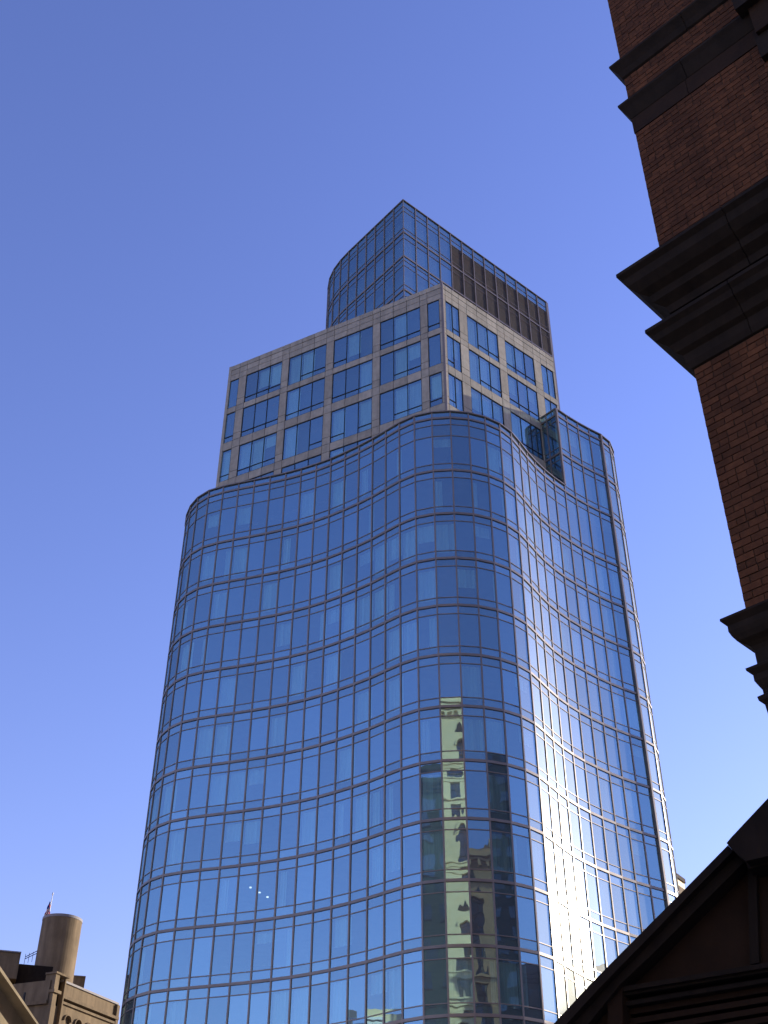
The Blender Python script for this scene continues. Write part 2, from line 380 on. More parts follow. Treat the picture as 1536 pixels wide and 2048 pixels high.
for z in (90.76, 90.11, 87.65, 86.24, 83.20, 82.49, 79.98, 78.51): thin(CP, z)
for z in (87.06, 83.75, 79.3): bars(CP, z)
sweep_rect(CP, CTOP-.05, CTOP+.03, -.12, .10).build('parapet_cap', M_METAL, tower)
for k in range(len(CP)):
    mullion(CP, k, CBOT, CTOP-.05, w=.085 if k != len(CP)-1 else .3, o1=.08)
CIN = inset(CP, .2) + [Vector((CP[-1].x-6, CP[-1].y+8))]
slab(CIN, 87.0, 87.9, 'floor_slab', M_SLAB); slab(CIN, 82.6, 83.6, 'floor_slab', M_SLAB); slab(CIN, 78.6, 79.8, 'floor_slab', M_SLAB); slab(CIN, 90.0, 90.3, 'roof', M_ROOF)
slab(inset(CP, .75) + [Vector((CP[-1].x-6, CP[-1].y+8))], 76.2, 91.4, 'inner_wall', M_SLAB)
upstand(CP, 90.0, 91.58)
q0 = CP[-1]; q1 = Vector((q0.x-6, q0.y+8)); q2 = CP[0]
for p, q in ((q0, q1), (q1, q2)):
    d = (q-p).normalized(); n = Vector((d.y, -d.x)); MB().box(v3(p, CBOT), v3(q-p, 0), v3(-n*.2, 0), Vector((0, 0, CTOP-CBOT-.05))).build('rear_wall', M_STONE, tower)

# ---- stone framed block
A = Vector((4.8144, 67.83)); RR = Vector((15.47, 76.86)); LL = Vector((-14.383, 78.29))
ZM = 77.18
rows = [(75.31, 71.91), (71.25, 67.82), (66.91, 63.46), (62.62, 59.15)]
def stone_face(O, E, wins, first, cuts):
    """O corner, E far end; wins=list of (u0,u1,panes) along the face"""
    u = (E-O).normalized(); L = (E-O).length
    n = Vector((u.y, -u.x));
    if n.dot(Vector((0, -1))) < 0: n = -n
    def P(s, o, z): return v3(O + u*s + n*o, z)
    def panel(s0, s1, z0, z1, o=.0):
        g = .022
        MB().box(P(s0+g, o-.14, z0+g), v3(u*(s1-s0-2*g), 0), v3(n*.14, 0), Vector((0, 0, z1-z0-2*g))).build('stone_panel', M_STONE, tower)
    # fascia
    xs = sorted(set([0.0, L] + [w_[0] for w_ in wins] + [w_[1] for w_ in wins] + [w_[0]+(w_[1]-w_[0])*k/w_[2] for w_ in wins for k in range(1, w_[2])]))
    xs = [x for k, x in enumerate(xs) if k == 0 or x-xs[k-1] > .3]; xs[-1] = L
    for a, b in zip(xs, xs[1:]):
        panel(a, b, 76.62, ZM, .02); panel(a, b, 75.97, 76.62); panel(a, b, rows[0][0], 75.97)
    zb = rows
    for r in range(len(zb)):
        top, bot = zb[r]; nxt = zb[r+1][0] if r+1 < len(zb) else 57.5
        # band below this row
        for a, b in zip(xs, xs[1:]): panel(a, b, nxt, bot)
        # piers beside windows
        ws = [w_[0:2] for w_ in wins]; e = 0.0
        for w0, w1 in ws + [(L, L)]:
            if w0 - e > .15:
                panel(e, w0, bot+(top-bot)*.22, top); panel(e, w0, bot, bot+(top-bot)*.22)
            e = w1
        for (w0, w1, np_) in wins:
            w1 = min(w1, L); zt = bot + .62
            fr = MB(); fw = .03
            fr.box(P(w0, -.09, bot), v3(u*(w1-w0), 0), v3(n*.07, 0), Vector((0, 0, fw)))
            fr.box(P(w0, -.09, top-fw), v3(u*(w1-w0), 0), v3(n*.07, 0), Vector((0, 0, fw)))
            fr.box(P(w0, -.085, bot+fw), v3(u*fw, 0), v3(n*.065, 0), Vector((0, 0, top-bot-2*fw)))
            fr.box(P(w1-fw, -.085, bot+fw), v3(u*fw, 0), v3(n*.065, 0), Vector((0, 0, top-bot-2*fw)))
            for k in range(1, np_):
                x = w0+(w1-w0)*k/np_; fr.box(P(x-.018, -.085, bot+fw), v3(u*.036, 0), v3(n*.07, 0), Vector((0, 0, top-bot-2*fw)))
            hop = [k for k in range(np_) if random.random() < .72]
            for k in hop:
                x0 = w0+(w1-w0)*k/np_+.035; x1 = w0+(w1-w0)*(k+1)/np_-.035
                fr.box(P(x0, -.08, zt-.025), v3(u*(x1-x0), 0), v3(n*.06, 0), Vector((0, 0, .05)))
            f = fr.build('window', M_DARKM, tower)
            cl = random.random()
            for k in range(np_):
                x0 = w0+(w1-w0)*k/np_; x1 = w0+(w1-w0)*(k+1)/np_
                t = [random.uniform(-.004, .004) for _ in range(2)]
                MB().hexa([P(x0, -.07+t[0], bot), P(x1, -.07+t[1], bot), P(x1, -.09+t[1], bot), P(x0, -.09+t[0], bot)],
                          [P(x0, -.07-t[0], top), P(x1, -.07, top), P(x1, -.09, top), P(x0, -.09-t[0], top)]).build('pane', M_WIN, f)
                if random.random() < (.8 if cl < .35 or first else .15):  # right face: extra curtains added to lighten its glass, for brighter reflected sky
                    zz = bot if random.random() < .6 else bot+(top-bot)*random.uniform(.2, .7)
                    MB().box(P(x0+.05, -.36, zz), v3(u*(x1-x0-.1), 0), v3(n*.02, 0), Vector((0, 0, top-zz))).build('curtain', M_CURT, tower)
    MB().box(P(.25, -.9, 57.5), v3(u*(L-.5), 0), v3(n*.05, 0), Vector((0, 0, ZM-58))).build('inner_wall', M_BACK, tower)
    for r in range(len(rows)):
        z1 = rows[r][1]; z0 = rows[r+1][0] if r+1 < len(rows) else 57.5
        MB().box(P(.15, -.9, z0+.02), v3(u*(L-.3), 0), v3(n*.74, 0), Vector((0, 0, z1-z0-.04))).build('floor_slab', M_SLAB, tower)
    MB().box(P(.15, -.9, rows[0][0]+.02), v3(u*(L-.3), 0), v3(n*.74, 0), Vector((0, 0, ZM-.3-rows[0][0]))).build('floor_slab', M_SLAB, tower)
lw = [(.28, 1.39, 1), (2.09, 5.94, 3), (6.67, 10.57, 3), (11.35, 15.22, 3), (15.97, 19.82, 3), (20.65, 21.82, 1)]
rw = [(.42, 1.98, 2), (2.93, 6.63, 3), (7.53, 11.18, 3), (12.13, 13.74, 2)]
stone_face(A, LL, lw, 0, None)
stone_face(A, RR, rw, 1, None)
# corner trim
cd0 = Vector((0, -1)); MB().tube(v3(A + Vector((.03, -.02)), 57.5), v3(A + Vector((.03, -.02)), ZM), .11, .11, 8).build('corner_trim', M_METAL, tower)
BP = [A + Vector((0, .3)), RR + Vector((-.1, .25)), Vector((14, 95)), Vector((-8.5, 91)), LL + Vector((.2, .3))]
slab(BP, 75.6, 76.4, 'roof', M_ROOF)
for p, q in ((RR, Vector((14.2, 95))), (Vector((14.2, 95)), Vector((-8.7, 91))), (Vector((-8.7, 91)), LL)):
    d = (q-p).normalized(); n = Vector((d.y, -d.x)); MB().box(v3(p+d*.05, 57.5), v3(q-p, 0), v3(-n*.25, 0), Vector((0, 0, ZM-57.5))).build('rear_wall', M_STONE, tower)
# access ladder on the stone wall
ud = (RR-A).normalized(); nn = Vector((ud.y, -ud.x)); lad = MB()
for s in (2.45, 2.75): lad.box(v3(A + ud*s + nn*.02, 60.2), v3(ud*.05, 0), v3(nn*.06, 0), Vector((0, 0, 3.6)))
for k in range(11): lad.box(v3(A + ud*2.5 + nn*.04, 60.4+k*.31), v3(ud*.25, 0), v3(nn*.03, 0), Vector((0, 0, .04)))
lad.build('ladder', M_DARKM, tower)

# ---- flush the pane pools: the 300 that show largest as parts, the rest joined
for kind, M in (('window_pane', M_GLASS), ('spandrel_pane', M_SPAN)):
    L = sorted(POOL[kind], key=lambda x: -x[0]); rest = MB()
    for k, (s, b, t) in enumerate(L):
        if k < 300 and s > 0: MB().hexa(b, t).build(kind, M, tower, recalc=False)
        else: rest.hexa(b, t)
    rest.build(kind + '_field', M, tower, kind='stuff', recalc=False)

# small ceiling lamps burning inside one flat
M_LAMP, n_, o_ = mat('lamp_glow'); e_ = n_.nodes.new('ShaderNodeEmission'); e_.inputs[0].default_value = (1, .85, .72, 1); e_.inputs[1].default_value = 1.3
n_.links.new(e_.outputs[0], o_.inputs[0])
def hit_r(px, py):
    d = ray(px, py); best = 80
    for a, b in zip(V, V[1:]):
        M2 = Matrix(((d.x, a.x-b.x), (d.y, a.y-b.y)))
        if abs(M2.determinant()) < 1e-9: continue
        t = M2.inverted() @ a
        if 0 <= t.y <= 1 and t.x > 0: best = min(best, t.x*math.hypot(d.x, d.y))
    return best
for px, py, e in ((501, 1776, 1.1), (519, 1786, 1.1), (535, 1795, 1.2)):
    d = ray(px, py); k = (hit_r(px, py)+e)/math.hypot(d.x, d.y); c = CAM + d*k
    MB().tube(c, c+Vector((0, 0, .06)), .075, .075, 12).build('ceiling_lamp', M_LAMP, tower)
# rooftop planting on the rising block
shr = thing('rooftop_shrub', 'small leafless reddish shrub on the roof of the tall glass block behind its parapet', 'shrub')
mb = MB(); lf = MB(); sp = Vector((15.5, 76.2, 67.7))
for k in range(26):
    a = random.uniform(0, 6.28); e = random.uniform(.7, 1.4); L = random.uniform(.8, 1.7)
    tip = sp + Vector((math.cos(a)*math.cos(e), math.sin(a)*math.cos(e), math.sin(e)))*L
    mb.tube(sp, tip, .015, .004, 4)
    for q in range(5):
        c = sp.lerp(tip, random.uniform(.4, 1)) + Vector([random.uniform(-.06, .06) for _ in range(3)]); d = Vector([random.uniform(-.05, .05) for _ in range(3)]); e2 = Vector([random.uniform(-.05, .05) for _ in range(3)])
        lf.quad(c, c+d, c+d+e2, c+e2)
mb.build('stem', M_BARK, shr); lf.build('foliage', M_TWIG, shr, recalc=False)

# ------------------------------------------------------------------ dark brick building at the right
WD = Vector((math.cos(R(-44.9)), math.sin(R(-44.9)))); WN = Vector((-WD.y*-1, 0))  # placeholder, set below
WN = Vector((-math.sin(R(44.9)), -math.cos(R(44.9))))                                # outward, towards the camera
HD = Vector((math.cos(R(45.1)), math.sin(R(45.1)))); HN = Vector((-HD.y, HD.x))      # hidden face
BC = Vector((math.cos(R(69.87)), math.sin(R(69.87)))) * 10
brickb = thing('brick_building', 'dark red brick building in shade with projecting brownstone cornices, cut by the right edge', 'building')
LEN1, LEN2 = 16.0, 14.0
def wallpt(s, p, z): return v3(BC + WD*s + WN*p, z)
def core(z0, z1, p, name, M):
    a = BC + WN*p + HN*p; b = BC + WD*LEN1 + WN*p; c = BC + WD*LEN1 + HD*LEN2; d = BC + HD*LEN2 + HN*p
    mb = MB().hexa([v3(a, z0), v3(b, z0), v3(c, z0), v3(d, z0)], [v3(a, z1), v3(b, z1), v3(c, z1), v3(d, z1)]); mb.build(name, M, brickb)
def moulding(profile, name, M):   # profile (p,z) top to bottom, laid in stones round the corner
    n = len(profile)
    def piece(rows_):
        mb = MB(); m_ = len(rows_[0])
        for r in rows_: mb.v += [tuple(x) for x in r]
        for k in range(n-1):
            for j in range(m_-1): mb.f.append((m_*k+j, m_*k+j+1, m_*k+m_+j+1, m_*k+m_+j))
        mb.f.append(tuple(m_*k for k in range(n))); mb.f.append(tuple(m_*k+m_-1 for k in range(n)))
        mb.build(name, M, brickb)
    L0 = random.uniform(.7, 1.0)
    piece([[v3(BC + WD*L0 + WN*p, z), v3(BC + WN*p + HN*p, z), v3(BC + HD*LEN2 + HN*p, z)] for p, z in profile])
    s = L0
    while s < 5.6:
        L = random.uniform(1.0, 1.35); j = random.uniform(-.003, .003); zz = random.uniform(-.002, .002)
        piece([[v3(BC + WD*(s+L) + WN*(p+j), z+zz), v3(BC + WD*(s+.009) + WN*(p+j), z+zz)] for p, z in profile]); s += L
    piece([[v3(BC + WD*LEN1 + WN*p, z), v3(BC + WD*(s+.009) + WN*p, z)] for p, z in profile])
UPO = .072
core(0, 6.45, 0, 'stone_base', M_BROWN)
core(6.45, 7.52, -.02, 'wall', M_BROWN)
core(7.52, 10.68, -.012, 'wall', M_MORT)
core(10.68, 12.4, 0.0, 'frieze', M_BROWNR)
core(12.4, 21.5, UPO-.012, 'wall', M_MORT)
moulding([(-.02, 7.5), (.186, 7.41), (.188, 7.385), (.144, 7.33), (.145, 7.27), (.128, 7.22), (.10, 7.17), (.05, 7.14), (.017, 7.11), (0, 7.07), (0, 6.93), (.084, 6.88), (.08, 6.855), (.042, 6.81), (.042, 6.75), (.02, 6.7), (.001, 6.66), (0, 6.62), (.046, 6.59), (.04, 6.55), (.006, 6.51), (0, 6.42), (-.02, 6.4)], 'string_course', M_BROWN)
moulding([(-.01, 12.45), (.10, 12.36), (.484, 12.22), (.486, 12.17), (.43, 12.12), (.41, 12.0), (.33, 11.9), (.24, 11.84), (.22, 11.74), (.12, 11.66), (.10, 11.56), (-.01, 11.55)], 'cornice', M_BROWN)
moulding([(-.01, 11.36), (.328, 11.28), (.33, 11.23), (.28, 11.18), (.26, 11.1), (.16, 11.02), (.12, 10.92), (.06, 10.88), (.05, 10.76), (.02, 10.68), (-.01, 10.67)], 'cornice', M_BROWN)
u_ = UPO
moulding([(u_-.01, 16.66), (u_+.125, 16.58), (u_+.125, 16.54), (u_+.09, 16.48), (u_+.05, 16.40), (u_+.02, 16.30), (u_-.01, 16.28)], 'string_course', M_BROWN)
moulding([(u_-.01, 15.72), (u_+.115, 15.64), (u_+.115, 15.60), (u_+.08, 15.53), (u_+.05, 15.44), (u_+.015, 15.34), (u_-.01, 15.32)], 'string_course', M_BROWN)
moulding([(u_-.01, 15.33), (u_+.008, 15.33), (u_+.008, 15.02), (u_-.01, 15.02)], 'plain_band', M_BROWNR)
# bricks
BR = []
CH, BL = .0855, .215
def courses(z0, z1, p):
    n = int(round((z1-z0)/CH)); h = (z1-z0)/n
    for r in range(n):
        s = -p; k = 0; z = z0 + r*h
        hd = r % 6 == 5
        if r % 2: s0 = [BL*.5]
        else: s0 = []
        while s < 8:
            L = (BL*.5 if (hd or (s0 and k == 0)) else BL); L2 = L*random.uniform(.97, 1.03)
            if in_frame(wallpt(s+L/2, p, z), 60):
                j = random.uniform(-.0035, .0035); g = .0055
                o = wallpt(s+g, p-.02, z+g); b = [o, o+v3(WD*(L2-2*g), 0), o+v3(WD*(L2-2*g)+WN*(.02+j), 0), o+v3(WN*(.02+j), 0)]
                t = [x + Vector((0, 0, h-2*g)) for x in b]
                q = [proj(x) for x in (b[3], b[2], t[2], t[3])]
                ar = abs(sum(q[i][0]*q[(i+1) % 4][1]-q[(i+1) % 4][0]*q[i][1] for i in range(4)))/2
                cx, cy = q[0]
                if cx > 1536 or cy < 0 or cy > 2048: ar *= .01
                BR.append((ar, b, t))
            s += L2; k += 1
        # bricks of the hidden return, only the first one shows its end in the silhouette
        o = v3(BC + HN*(p-.02) + HD*(.005 + (0 if r % 2 else .004)), z+.0055) + v3(WN*p, 0)
        b = [o, o+v3(HD*.2, 0), o+v3(HD*.2+HN*.02, 0), o+v3(HN*.02, 0)]; t = [x+Vector((0, 0, h-.011)) for x in b]; BR.append((0, b, t))
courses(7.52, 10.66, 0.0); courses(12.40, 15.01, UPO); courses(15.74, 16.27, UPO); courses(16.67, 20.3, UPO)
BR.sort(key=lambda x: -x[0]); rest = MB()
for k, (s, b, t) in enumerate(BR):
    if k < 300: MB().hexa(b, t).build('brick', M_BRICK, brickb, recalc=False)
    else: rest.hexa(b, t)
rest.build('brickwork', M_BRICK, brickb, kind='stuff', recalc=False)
# projecting pier near the upper right corner
wp = on_plane(1512, 45, wallpt(0, UPO, 10), v3(WN, 0)); sp_ = (Vector((wp.x, wp.y))-BC).dot(WD)
MB().box(wallpt(sp_, UPO, 15.02), v3(WD*.9, 0), v3(WN*.16, 0), Vector((0, 0, 6.0))).build('pilaster', M_BROWNR, brickb)
MB().box(wallpt(sp_-.12, UPO, 15.55), v3(WD*1.1, 0), v3(WN*.27, 0), Vector((0, 0, .28))).build('pilaster_band', M_BROWN, brickb)
MB().box(wallpt(sp_-.05, UPO, 14.6), v3(WD*.9, 0), v3(WN*.10, 0), Vector((0, 0, .42))).build('corbel', M_BROWN, brickb)

# ------------------------------------------------------------------ dark pedimented porch, bottom right
PD = Vector((math.cos(R(-28.5)), math.sin(R(-28.5)))); PN = Vector((-math.sin(R(28.5)), -math.cos(R(28.5))))
P0 = Vector((math.cos(R(82.02)), math.sin(R(82.02)))) * 9.0
PN3 = v3(PN, 0)
def pp(px, py, o=0.0): return on_plane(px, py, v3(P0 + PN*o, 1.6), PN3)
porch = thing('pedimented_porch', 'dark brownstone porch with a sloping pediment roof rising to the lower right corner', 'porch')
def sl(pts, o, depth, name, M, parent=porch):
    P = [pp(x, y, o) for x, y in pts]; return MB().prism(P, -PN3*depth).build(name, M, parent)
# raking cornice in two lengths with a fillet, deeper block at the top
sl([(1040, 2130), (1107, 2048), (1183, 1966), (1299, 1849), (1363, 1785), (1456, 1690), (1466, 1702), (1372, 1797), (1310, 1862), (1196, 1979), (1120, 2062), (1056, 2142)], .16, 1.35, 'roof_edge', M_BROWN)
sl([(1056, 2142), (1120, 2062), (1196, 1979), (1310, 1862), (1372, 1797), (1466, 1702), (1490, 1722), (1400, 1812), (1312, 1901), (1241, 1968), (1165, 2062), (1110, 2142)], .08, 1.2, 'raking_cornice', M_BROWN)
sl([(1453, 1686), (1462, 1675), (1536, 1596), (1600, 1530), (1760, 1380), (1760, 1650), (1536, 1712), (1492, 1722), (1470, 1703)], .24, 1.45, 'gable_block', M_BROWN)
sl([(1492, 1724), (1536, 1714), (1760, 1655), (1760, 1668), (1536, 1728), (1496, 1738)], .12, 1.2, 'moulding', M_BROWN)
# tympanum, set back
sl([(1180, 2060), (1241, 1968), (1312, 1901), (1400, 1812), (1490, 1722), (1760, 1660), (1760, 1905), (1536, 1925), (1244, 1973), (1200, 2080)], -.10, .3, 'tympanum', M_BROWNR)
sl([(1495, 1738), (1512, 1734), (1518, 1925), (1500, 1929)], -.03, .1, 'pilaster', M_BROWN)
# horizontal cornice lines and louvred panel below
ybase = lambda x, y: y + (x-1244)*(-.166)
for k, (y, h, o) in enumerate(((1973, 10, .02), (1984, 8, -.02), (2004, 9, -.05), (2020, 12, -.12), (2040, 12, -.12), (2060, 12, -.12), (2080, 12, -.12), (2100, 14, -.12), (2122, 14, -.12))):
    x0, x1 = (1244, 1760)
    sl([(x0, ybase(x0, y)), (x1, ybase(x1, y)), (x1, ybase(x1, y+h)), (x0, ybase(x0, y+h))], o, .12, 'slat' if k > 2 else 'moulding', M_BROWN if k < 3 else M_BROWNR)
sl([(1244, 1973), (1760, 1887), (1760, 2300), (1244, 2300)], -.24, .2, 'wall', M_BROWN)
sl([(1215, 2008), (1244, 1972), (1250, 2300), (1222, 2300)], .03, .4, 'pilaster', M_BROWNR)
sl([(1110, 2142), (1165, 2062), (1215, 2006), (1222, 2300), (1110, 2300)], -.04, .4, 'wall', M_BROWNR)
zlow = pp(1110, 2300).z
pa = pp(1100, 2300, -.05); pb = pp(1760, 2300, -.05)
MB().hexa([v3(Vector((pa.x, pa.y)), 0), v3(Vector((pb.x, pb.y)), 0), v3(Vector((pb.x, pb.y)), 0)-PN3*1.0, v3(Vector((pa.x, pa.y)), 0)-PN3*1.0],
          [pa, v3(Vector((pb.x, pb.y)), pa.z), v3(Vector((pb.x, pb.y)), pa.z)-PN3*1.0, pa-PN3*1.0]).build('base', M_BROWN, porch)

# ------------------------------------------------------------------ near gable wall, bottom left
GD = Vector((math.cos(R(65)), math.sin(R(65)))); GN = Vector((GD.y, -GD.x)); GN3 = v3(GN, 0)
G0 = Vector((math.cos(R(107.3)), math.sin(R(107.3)))) * 14.0
def gp(px, py, o=0.0): return on_plane(px, py, v3(G0 + GN*o, 1.6), GN3)
gable = thing('gabled_wall', 'sunlit tan stone gable with a sloping coping cut by the lower left corner', 'wall')
def gs(pts, o, depth, name, M): return MB().prism([gp(x, y, o) for x, y in pts], -GN3*depth).build(name, M, gable)
gs([(-60, 1845), (0, 1932), (78, 2048), (120, 2112), (113, 2112), (73.5, 2048), (-6, 1933), (-64, 1850)], .15, .62, 'coping', M_TAN)
gs([(-66, 1848), (-9, 1935), (71, 2050), (112, 2112), (106, 2112), (66, 2051), (-14, 1938), (-72, 1856)], -.10, .3, 'coping_shade', M_BROWN)  # shadow line under the coping, put in as a strip of dark stone
gs([(-90, 1852), (-16, 1942), (64, 2058), (100, 2112), (104, 2120), (104, 2300), (-160, 2300), (-160, 1830)], 0, .5, 'wall', M_TAN)
g0, g1 = gp(-60, 1845), gp(0, 1932); sv = (g1-g0); hz = Vector((sv.x, sv.y)).length; un = sv/hz      # slope per metre of run
gA = gp(-64, 1851); apex = gA - un*4.5; foot = Vector((apex.x, apex.y, 0)) - GD.to_3d()*4.5; foot.z = gA.z - 2.2
MB().prism([gA, apex, foot, Vector((foot.x, foot.y, 0)), Vector((gA.x, gA.y, 0))], -GN3*.49).build('wall', M_TAN, gable)
cA = gp(-60, 1845, .15); cB = cA - un*4.6; cC = Vector((cB.x, cB.y, cB.z)) - GD.to_3d()*4.7; cC.z = foot.z + .1
MB().prism([cA, cB, cB - Vector((0, 0, .16)), cA - Vector((0, 0, .16))], -GN3*.62).build('coping', M_TAN, gable)
MB().prism([cB, cC, cC - Vector((0, 0, .16)), cB - Vector((0, 0, .16))], -GN3*.62).build('coping', M_TAN, gable)
a = gp(-160, 2300); b = gp(104, 2300)
MB().hexa([v3(Vector((a.x, a.y)), 0), v3(Vector((b.x, b.y)), 0), v3(Vector((b.x, b.y)), 0)-GN3*.5, v3(Vector((a.x, a.y)), 0)-GN3*.5],
          [a, v3(Vector((b.x, b.y)), a.z), v3(Vector((b.x, b.y)), a.z)-GN3*.5, a-GN3*.5]).build('base', M_TAN, gable)

# ------------------------------------------------------------------ brownstone hall with the round roof tower, lower left
FD = Vector((math.cos(R(65.7)), math.sin(R(65.7)))); FN = Vector((FD.y, -FD.x)); FN3 = v3(FN, 0)
F0 = Vector((math.cos(R(105.0)), math.sin(R(105.0)))) * 96.0
def fp(px, py, o=0.0): return on_plane(px, py, v3(F0 + FN*o, 1.6), FN3)
hall = thing('brownstone_hall', 'tan brownstone hall with arched top windows and a round rooftop tower, lower left', 'building')
def fs(pts, o, depth, name, M): return MB().prism([fp(x, y, o) for x, y in pts], -FN3*depth).build(name, M, hall)
zt = fp(128, 1962).z
cL = fp(104, 1956); cR = fp(234.5, 2006)
def u_of(p): return (Vector((p.x, p.y))-F0).dot(FD)
uL, uR = u_of(cL), u_of(fp(233.5, 2030))
def F(u, o, z): return v3(F0 + FD*u + FN*o, z)
ztop = fp(150, 1971).z
uC = u_of(fp(127, 1962))
# facade with arched openings
za = fp(125, 1990).z        # cornice line
MB().box(F(uC, -1.0, za), FD.to_3d()*(uR-uC), FN3*.95, Vector((0, 0, ztop-za-.1))).build('parapet', M_TAN2, hall)
MB().box(F(uC-.1, -1.0, ztop-.1), FD.to_3d()*(uR-uC+.15), FN3*1.05, Vector((0, 0, .16))).build('coping', M_COPING, hall)
MB().box(F(uC, -1.0, za-.25), FD.to_3d()*(uR-uC+.1), FN3*1.2, Vector((0, 0, .22))).build('cornice', M_TAN2, hall)
MB().box(F(uC, -1.0, za-.62), FD.to_3d()*(uR-uC+.1), FN3*1.12, Vector((0, 0, .18))).build('cornice', M_TAN2, hall)
zw = za-.62
aw = []
n_ar = 5; pitch = (uR-uC-.6)/n_ar
zc = fp(140, 2045).z
wl = MB(); r_ = pitch*.27
for k in range(n_ar):
    c = uC + .5 + pitch*(k+.5); aw.append(c); N = 14
    u0, u1 = uC+.5+pitch*k, uC+.5+pitch*(k+1)
    if k == 0: u0 = uC
    if k == n_ar-1: u1 = uR
    arc = [F(c - r_*math.cos(math.pi*q/N), -.02, zc + r_*math.sin(math.pi*q/N)) for q in range(N+1)]
    out = [F(u0, -.02, zw)] + [F(u0+(u1-u0)*q/N, -.02, zw) for q in range(1, N)] + [F(u1, -.02, zw)]
    for q in range(N):
        wl.quad(arc[q], arc[q+1], out[q+1], out[q]); wl.quad(arc[q], arc[q+1], arc[q+1]-FN3*.45, arc[q]-FN3*.45)
    for s, (a0, a1) in ((-1, (u0, c-r_)), (1, (c+r_, u1))):
        wl.quad(F(a0, -.02, 0), F(a1, -.02, 0), F(a1, -.02, zc), F(a0, -.02, zc))
    wl.quad(F(u0, -.02, zc), F(c-r_, -.02, zc), F(c-r_, -.02, zc), F(u0, -.02, zw)); wl.quad(F(u1, -.02, zc), F(c+r_, -.02, zc), F(c+r_, -.02, zc), F(u1, -.02, zw))
    for x in (c-r_, c+r_): wl.quad(F(x, -.02, 8), F(x, -.02, zc), F(x, -.47, zc), F(x, -.47, 8))
wl.build('wall', M_TAN2, hall, recalc=False)
for c in aw:
    ring = MB(); N = 14; ro, ri = r_*1.32, r_*1.08
    for q in range(N):
        t0, t1 = math.pi*q/N, math.pi*(q+1)/N
        def A_(r, t, o): return F(c - r*math.cos(t), o, zc + r*math.sin(t))
        ring.hexa([A_(ri, t0, -.01), A_(ri, t1, -.01), A_(ro, t1, -.01), A_(ro, t0, -.01)], [A_(ri, t0, .12), A_(ri, t1, .12), A_(ro, t1, .12), A_(ro, t0, .12)])
    ring.build('hood_mould', M_TAN2, hall)
    wf = MB().box(F(c-.04, -.44, 8), FD.to_3d()*.08, FN3*.08, Vector((0, 0, zc+r_-8))); wf.box(F(c-r_, -.44, zc-.05), FD.to_3d()*(2*r_), FN3*.07, Vector((0, 0, .1)))
    wo_ = wf.build('window', M_WHITE, hall)
    MB().prism([F(c-r_, -.46, 8), F(c+r_, -.46, 8)] + [F(c + r_*math.cos(math.pi*q/12), -.46, zc+r_*math.sin(math.pi*q/12)) for q in range(13)], -FN3*.03).build('pane', M_DGLASS, wo_)
    MB().box(F(c-r_+.02, -.7, zc-.6), FD.to_3d()*(2*r_-.04), FN3*.02, Vector((0, 0, r_+.5))).build('curtain', M_CURT, hall)
MB().box(F(uR-.25, -1.0, 0), FD.to_3d()*.35, FN3*1.15, Vector((0, 0, ztop-.15))).build('quoin', M_TAN2, hall)
# corner pier split by a recess, its shade put into the colour; stepped by ledges
MB().box(F(uL, -.6, 0), FD.to_3d()*((uC-uL)*.34), FN3*.95, Vector((0, 0, ztop+.22))).build('pilaster', M_TAN2, hall)
MB().box(F(uL+(uC-uL)*.34, -.6, 0), FD.to_3d()*((uC-uL)*.66), FN3*.35, Vector((0, 0, ztop+.15))).build('recess_wall', M_BROWN, hall)
MB().box(F(uC, -.6, 0), FD.to_3d()*.12, FN3*.8, Vector((0, 0, ztop+.1))).build('pilaster', M_TAN2, hall)
MB().box(F(uL-.1, -.6, ztop+.15), FD.to_3d()*(uC-uL+.25), FN3*1.05, Vector((0, 0, .14))).build('coping', M_TAN2, hall)
for z in (za-.2, za-3.6, za-7): MB().box(F(uL-.1, -.6, z), FD.to_3d()*((uC-uL)*.62), FN3*1.1, Vector((0, 0, .22))).build('ledge', M_TAN2, hall)
# left wing, in shade: faces the camera square on
SDW = Vector((-.93, .36)).normalized(); SN = Vector((-.36, -.93)).normalized()
S0 = F0 + FD*uL
def S(u, o, z): return v3(S0 + SDW*u + SN*o, z)
zs1 = zt-.3
MB().box(S(0, -20, 0), v3(SDW*30, 0), v3(SN*20, 0), Vector((0, 0, zs1-1.6))).build('side_wall', M_TAN2, hall)
MB().box(S(0, -.5, zs1-1.45), v3(SDW*30, 0), v3(SN*.6, 0), Vector((0, 0, 1.45))).build('parapet', M_TAN2, hall)
MB().box(S(0, -.5, zs1-1.72), v3(SDW*30, 0), v3(SN*.72, 0), Vector((0, 0, .24))).build('cornice', M_TAN2, hall)
MB().box(F(uC, -24, 0), FD.to_3d()*(uR-uC-.1), FN3*22.8, Vector((0, 0, za-.5))).build('rear_block', M_TAN2, hall)
# rooftop: dark plant room, parapet box, round tower with cap, low box right
def at_r(px, py, r):
    d = ray(px, py); k = r/math.hypot(d.x, d.y); return CAM + d*k
def axb(px0, px1, ytop, r, depth, zb, name, M):
    a = at_r(px0, ytop, r); b = at_r(px1, ytop, r); d = Vector((b.x-a.x, b.y-a.y)); dn = Vector((-d.y, d.x)).normalized()
    zt_ = (a.z+b.z)/2
    return MB().box(v3(Vector((a.x, a.y)), zb), v3(d, 0), v3(dn*depth, 0), Vector((0, 0, zt_-zb))).build(name, M, hall)
axb(-70, 108, 1926, 100, 6, 20, 'plant_room', M_BROWN)
axb(-70, 43, 1902, 98.5, 1.5, fp(40, 1926).z+.4, 'parapet', M_TAN2)
axb(-72, 44, 1898, 98.4, 1.8, at_r(0, 1902, 98.4).z, 'coping', M_COPING)
axb(146, 171, 1953, 112, 4, 20, 'roof_hut', M_TAN2)
axb(145, 172, 1951, 111.9, 4.2, at_r(160, 1953, 111.9).z, 'coping', M_COPING)
